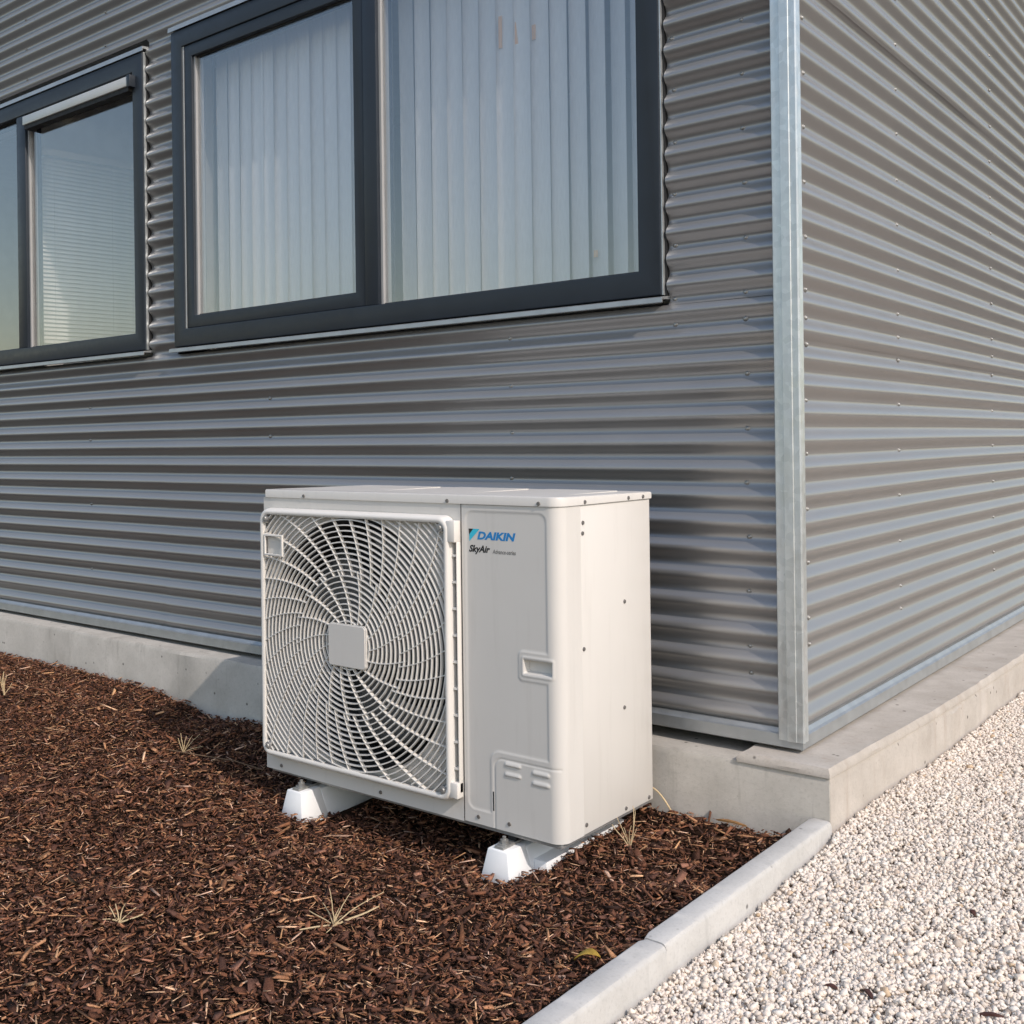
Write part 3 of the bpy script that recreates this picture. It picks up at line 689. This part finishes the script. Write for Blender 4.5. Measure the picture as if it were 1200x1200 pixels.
# ------------------------------------------------------------------ loose bark and gravel
def loose_raw(name, V, Fs, fc, m, label, cat):
    n_, c = Fs.shape
    me = bpy.data.meshes.new('mesh'); me.vertices.add(len(V)); me.vertices.foreach_set('co', V.astype(np.float32).ravel())
    me.loops.add(n_*c); me.loops.foreach_set('vertex_index', Fs.astype(np.int32).ravel())
    me.polygons.add(n_); me.polygons.foreach_set('loop_start', np.arange(0, n_*c, c, dtype=np.int32))
    me.update(calc_edges=True)
    at = me.attributes.new('tint', 'FLOAT_COLOR', 'FACE')
    at.data.foreach_set('color', np.concatenate([fc, np.ones((n_, 1))], 1).astype(np.float32).ravel())
    o = link(name, me, None, m); return tag(o, label, cat, None, 'stuff')
def loose(name, V, Fc, cols, m, label, cat):
    n, k, _ = V.shape
    return loose_raw(name, V.reshape(-1, 3), (Fc[None]+(np.arange(n)*k)[:, None, None]).reshape(-1, Fc.shape[1]), np.repeat(cols, len(Fc), 0), m, label, cat)
def rots(n, tilt):
    a = rng.uniform(0, 2*np.pi, n); tx = rng.normal(0, tilt, n); ty = rng.normal(0, tilt, n)
    ca, sa = np.cos(a), np.sin(a); Z = np.zeros(n); O = np.ones(n)
    Rz = np.stack([ca, -sa, Z, sa, ca, Z, Z, Z, O], -1).reshape(n, 3, 3)
    Rx = np.stack([O, Z, Z, Z, np.cos(tx), -np.sin(tx), Z, np.sin(tx), np.cos(tx)], -1).reshape(n, 3, 3)
    Ry = np.stack([np.cos(ty), Z, np.sin(ty), Z, O, Z, -np.sin(ty), Z, np.cos(ty)], -1).reshape(n, 3, 3)
    return Rz @ Rx @ Ry
def view_depth(x, y): return fw.x*(x-CAM.x)+fw.y*(y-CAM.y)
FX6 = np.array([(0, 3, 2, 1), (4, 5, 6, 7), (0, 1, 5, 4), (1, 2, 6, 5), (2, 3, 7, 6), (3, 0, 4, 7)])
def chips(n, lmean, lsd, wr, tilt, pal, lift, x0=-4.9, x1=.418, y0=-2.2, y1=.512):
    x = rng.uniform(x0, x1, n*4); y = rng.uniform(y0, y1, n*4); d = view_depth(x, y); lat = rt.x*(x-CAM.x)+rt.y*(y-CAM.y)
    ok = (d > 1.55) & (lat/d > -.56) & (lat/d < .75)
    for xc in (-.168, -.925): ok &= ~((np.abs(x-xc) < .089) & (y > .06) & (y < .51)) & ~((np.abs(x-xc) < .052) & (y > -.07) & (y < .1))
    x, y = x[ok][:n], y[ok][:n]; n = len(x)
    L = np.clip(np.exp(rng.normal(np.log(lmean), lsd, n)), .004, .09); Wd = L*rng.uniform(wr[0], wr[1], n); T = np.clip(Wd*rng.uniform(.2, .5, n), .0008, .005)
    cube = np.array([(-1, -1, -1), (1, -1, -1), (1, 1, -1), (-1, 1, -1), (-1, -1, 1), (1, -1, 1), (1, 1, 1), (-1, 1, 1)], float)*.5
    V = cube[None]*np.stack([L, Wd, T], -1)[:, None, :]
    V = V*(1+rng.normal(0, .22, (n, 8, 3)))
    tap = rng.uniform(.25, 1, n); end = cube[:, 0] > 0; V[:, end, 1] *= tap[:, None]
    bend = rng.normal(0, .12, n); V[:, :, 2] += bend[:, None]*np.abs(cube[:, 0])*L[:, None]*.5
    V = np.einsum('nij,nkj->nki', rots(n, tilt), V)
    zz = hm(x, y)+rng.uniform(-.006, lift, n)
    V += np.stack([x, y, zz], -1)[:, None, :]
    pal = np.array(pal); c = pal[rng.integers(0, len(pal), n)]*rng.uniform(.55, 1.35, (n, 1))*np.array([1.68, 1.46, 1.42])
    return V, c
dark = [(.055, .028, .018), (.075, .036, .022), (.04, .022, .016), (.10, .048, .028), (.13, .062, .034), (.065, .034, .024), (.09, .05, .036)]
mid = [(.19, .095, .05), (.24, .13, .07), (.16, .075, .042), (.22, .12, .08), (.28, .165, .09)]
pale = [(.42, .28, .16), (.5, .36, .23), (.36, .23, .12), (.46, .34, .25)]
parts_ = [chips(64000, .0098, .5, (.2, .55), .42, dark, .012), chips(24000, .0115, .5, (.12, .38), .36, mid, .014), chips(8500, .0125, .55, (.05, .18), .30, pale, .016), chips(1600, .030, .4, (.05, .12), .22, pale+mid, .018)]
V = np.concatenate([p[0] for p in parts_]); c = np.concatenate([p[1] for p in parts_])
loose('bark_mulch', V, FX6, c, 'bark', 'brown shredded bark mulch covering the bed around the air conditioner', 'mulch')
# stones: jittered icosahedra
t_ = (1+5**.5)/2
ICO = np.array([(-1, t_, 0), (1, t_, 0), (-1, -t_, 0), (1, -t_, 0), (0, -1, t_), (0, 1, t_), (0, -1, -t_), (0, 1, -t_), (t_, 0, -1), (t_, 0, 1), (-t_, 0, -1), (-t_, 0, 1)])/1.902
ICF = np.array([(0, 11, 5), (0, 5, 1), (0, 1, 7), (0, 7, 10), (0, 10, 11), (1, 5, 9), (5, 11, 4), (11, 10, 2), (10, 7, 6), (7, 1, 8), (3, 9, 4), (3, 4, 2), (3, 2, 6), (3, 6, 8), (3, 8, 9), (4, 9, 5), (2, 4, 11), (6, 2, 10), (8, 6, 7), (9, 8, 1)])
def edge_x(y): return np.interp(y, [-3, -.36, .5, .505, .72, 1.25, 1.6, 2.4, 9], [.470, .482, .492, .483, .492, .520, .533, .545, .545])
CUB = np.array([(-1, -1, -1), (1, -1, -1), (1, 1, -1), (-1, 1, -1), (-1, -1, 1), (1, -1, 1), (1, 1, 1), (-1, 1, 1)])*.62
CUF = np.array([(0, 3, 2), (0, 2, 1), (4, 5, 6), (4, 6, 7), (0, 1, 5), (0, 5, 4), (1, 2, 6), (1, 6, 5), (2, 3, 7), (2, 7, 6), (3, 0, 4), (3, 4, 7)])
def stones(n, size, sd_, pal, lift, S0, jit, y0=-1.3, y1=4.4, x1=1.75):
    x = rng.uniform(.48, x1, n*5); y = rng.uniform(y0, y1, n*5); d = view_depth(x, y); lat = rt.x*(x-CAM.x)+rt.y*(y-CAM.y)
    ok = (d > 1.6) & (x > edge_x(y)+.002) & (lat/d < .66)
    x, y = x[ok][:n], y[ok][:n]; n = len(x)
    sz = np.clip(np.exp(rng.normal(np.log(size), sd_, n)), .004, .021)/2
    V = S0[None]*sz[:, None, None]*rng.uniform(.6, 1.25, (n, 1, 3))*(1+np.clip(rng.normal(0, jit, (n, len(S0), 1)), -.5, .5))
    V = np.einsum('nij,nkj->nki', rots(n, .9), V)
    V += np.stack([x, y, hg(x, y)+rng.uniform(-.006, lift, n)], -1)[:, None, :]
    pal = np.array(pal); c = pal[rng.integers(0, len(pal), n)]*rng.uniform(.92, 1.10, (n, 1))
    return V, c
white = [(.80, .70, .60), (.83, .745, .655), (.77, .67, .565), (.81, .72, .63), (.84, .77, .69), (.78, .685, .595), (.82, .71, .62)]
warm = [(.62, .46, .31), (.56, .45, .34), (.66, .53, .42), (.52, .44, .37), (.40, .33, .28)]
ga = [stones(32000, .0104, .25, white, .005, ICO, .22), stones(1500, .0112, .25, warm, .005, ICO, .22)]
gc = [stones(36000, .0092, .28, white, .005, CUB, .28), stones(18000, .0068, .3, white, .006, CUB, .25), stones(1600, .009, .3, warm, .006, CUB, .28)]
V1 = np.concatenate([p[0] for p in ga]); c1 = np.concatenate([p[1] for p in ga]); V2 = np.concatenate([p[0] for p in gc]); c2 = np.concatenate([p[1] for p in gc])
def merge(V1, F1, c1, V2, F2, c2, name, m, label, cat):
    n1, k1, _ = V1.shape; n2, k2, _ = V2.shape
    V = np.concatenate([V1.reshape(-1, 3), V2.reshape(-1, 3)])
    Fa = (F1[None]+(np.arange(n1)*k1)[:, None, None]).reshape(-1, 3); Fb = (F2[None]+(np.arange(n2)*k2)[:, None, None]).reshape(-1, 3)+n1*k1
    cc_ = np.concatenate([np.repeat(c1, len(F1), 0), np.repeat(c2, len(F2), 0)])
    return loose_raw(name, V, np.concatenate([Fa, Fb]), cc_, m, label, cat)
merge(V1, ICF, np.clip(c1, 0, .88), V2, CUF, np.clip(c2, 0, .88), 'gravel', 'stone', 'pale crushed gravel beside the kerb and the end wall', 'gravel')

# ------------------------------------------------------------------ small things on the ground
def tuft(x, y, spec, label, grp='dry straw tufts in the mulch', seed=0, name='dry_grass_tuft'):
    z0 = float(hm(x, y)); r = random.Random(seed); items = []
    o = empty(name, (x, y, z0)); tag(o, label, 'dry grass', grp)
    for (dx, dy, dz, rad, sx, sy) in spec:
        P = []; k = 6; L_ = math.hypot(dx, dy)+dz; bx_, by_, bz_ = r.gauss(0, .03)*L_, r.gauss(0, .03)*L_, abs(r.gauss(0, .02))*L_
        for i in range(k+1):
            t = i/k; bn = math.sin(math.pi*t); P.append((sx+dx*t+bx_*bn+r.uniform(-.001, .001), sy+dy*t+by_*bn+r.uniform(-.001, .001), .004+dz*(t**.85)+bz_*bn))
        tubes('blade', [(P, [rad*(1-.45*i/k) for i in range(k+1)])], 'straw', o, 5)
    return o
rx, ry = rt.x, rt.y          # screen-right direction along the ground
def sp(a, f_, h, rad=.0017, ox=0, of=0): return (rx*a+fw.x*f_, ry*a+fw.y*f_, h, rad, rx*ox+fw.x*of, ry*ox+fw.y*of)
tuft(-.282, -.519, [sp(.10, .05, .02, .0026), sp(-.075, -.03, .004, .0030), sp(-.012, .02, .075, .0016), sp(.035, .03, .06, .0016), sp(.11, .07, .045, .0014), sp(-.06, .03, .02), sp(.01, .01, .035), sp(-.03, .05, .03), sp(.02, -.02, .03, .0013), sp(-.012, -.05, .006, .002)], 'star-shaped tuft of pale dry straw in the mulch below the grille', seed=1)
tuft(.052, .236, [sp(.012, .02, .105, .0016), sp(-.045, .01, .06), sp(-.03, .02, .075, .0013), sp(.004, .0, .06, .0013), sp(.02, .01, .05, .0012), sp(-.012, .015, .05, .0012), sp(.02, .03, .095, .0012)], 'upright tuft of dry straw beside the air conditioner side panel', seed=2)
tuft(-.673, -.823, [sp(.035, .01, .03), sp(-.03, .02, .03), sp(.01, .01, .04), sp(-.04, .0, .008, .002), sp(.05, .02, .01, .002), sp(-.015, .02, .035)], 'low tuft of dry straw in the mulch near the bottom left', seed=3)
tuft(-1.657, .099, [sp(-.01, .0, .07, .0022), sp(.03, .01, .06), sp(.075, -.03, .03), sp(-.02, .01, .05), sp(.05, .04, .055, .0015), sp(.012, 0, .06)], 'dry straw tuft in the shadow left of the air conditioner', seed=4)
tuft(-2.86, .08, [sp(.0, .0, .10, .0035), sp(.012, .0, .085, .003), sp(-.015, .0, .08, .0025), sp(.03, .01, .05)], 'dry straw tuft in the mulch at the left picture edge', seed=5)
o = tubes('twig', [([(-1.70, .06, hm(-1.70, .06)+.012), (-1.55, .075, hm(-1.55, .075)+.02), (-1.40, .11, hm(-1.40, .11)+.024), (-1.26, .12, hm(-1.26, .12)+.02)], [.0024, .0022, .002, .0015])], 'twig')
tag(o, 'long thin twig lying in the shadow left of the air conditioner', 'twig')
# bent dry blade against the foundation
vs = []
for i in range(9):
    t = i/8; x = .035-.075*t**1.3; zz = -.045+.085*math.sin(t*1.9)/math.sin(1.9)*t**.3*.8
    for e in (-.004, .004): vs.append((x, .508-.02*t+e*.3, zz+e*(1-t*.6)))
o = link('dry_leaf_blade', mesh(vs, [(2*i, 2*i+1, 2*i+3, 2*i+2) for i in range(8)]), None, 'straw', True); md = o.modifiers.new('s', 'SOLIDIFY'); md.thickness = .0015
tag(o, 'curved dry grass blade leaning on the foundation behind the air conditioner', 'grass blade')
# fallen leaf
vs, fs = [], []
for i in range(9):
    t = i/8; wd = .014*math.sin(math.pi*min(1, t*1.02+.02))**.7
    for j in (-1, 0, 1): vs.append((.294+.04*t-.01+j*wd*.2, -.387+.036*t-.01-j*wd, float(hm(.3, -.38))+.014+.014*math.sin(t*3)+abs(j)*.005))
fs = [(i*3+j, i*3+j+1, (i+1)*3+j+1, (i+1)*3+j) for i in range(8) for j in range(2)]
o = link('fallen_leaf', mesh(vs, fs), None, 'leaf', True); md = o.modifiers.new('s', 'SOLIDIFY'); md.thickness = .0008
tag(o, 'small yellow-brown fallen leaf at the inner side of the kerb', 'leaf')
# long bark strip by the foundation
speckled('bark_strip', (.30, .165, .07), .8, 0, .3, .2, 50); speckled('bark_dark', (.075, .035, .03), .8, 0, .3, .2, 50)
def bark(x, y, L, a, wd, m, label, z=None, grp=None):
    z = float(hm(x, y))+.014 if z is None else z; r = random.Random(int(x*1000)); n = 7; vs = []
    for i in range(n):
        t = i/(n-1)-.5; ww = wd*(1-(2*t)**4*.7)*r.uniform(.75, 1.1)
        for (j, h_) in ((-1, 0), (1, 0), (1, .0035), (-1, .0045)):
            vs.append((x+math.cos(a)*t*L-math.sin(a)*j*ww/2, y+math.sin(a)*t*L+math.cos(a)*j*ww/2, z+h_+.004*math.cos(t*3)+r.uniform(0, .0012)))
    fs = [(i*4+k, i*4+(k+1) % 4, (i+1)*4+(k+1) % 4, (i+1)*4+k) for i in range(n-1) for k in range(4)]+[(3, 2, 1, 0), tuple((n-1)*4+k for k in range(4))]
    o = link('bark_piece', mesh(vs, fs), None, m, 40); tag(o, label, 'bark', grp); return o
bark(.215, .495, .085, .02, .014, 'bark_strip', 'long orange-brown bark strip at the foot of the foundation')
gb = 'dark bark bits strayed onto the gravel'
for (x, y, L, a, lab) in ((.805, -.207, .034, 2.3, 'dark bark bit on the gravel at the bottom, left of two'), (.995, -.14, .045, .5, 'long dark bark bit on the gravel at the bottom edge'), (.87, .264, .022, 2.2, 'small dark bark bit on the gravel at the right'),
                          (.70, -.08, .026, 2.4, 'dark bark bit on the gravel near the kerb middle'), (.74, -.22, .024, .3, 'short dark bark bit on the gravel close to the kerb')):
    bark(x, y, L, a, .009, 'bark_dark', lab, float(hg(x, y))+.003, gb)
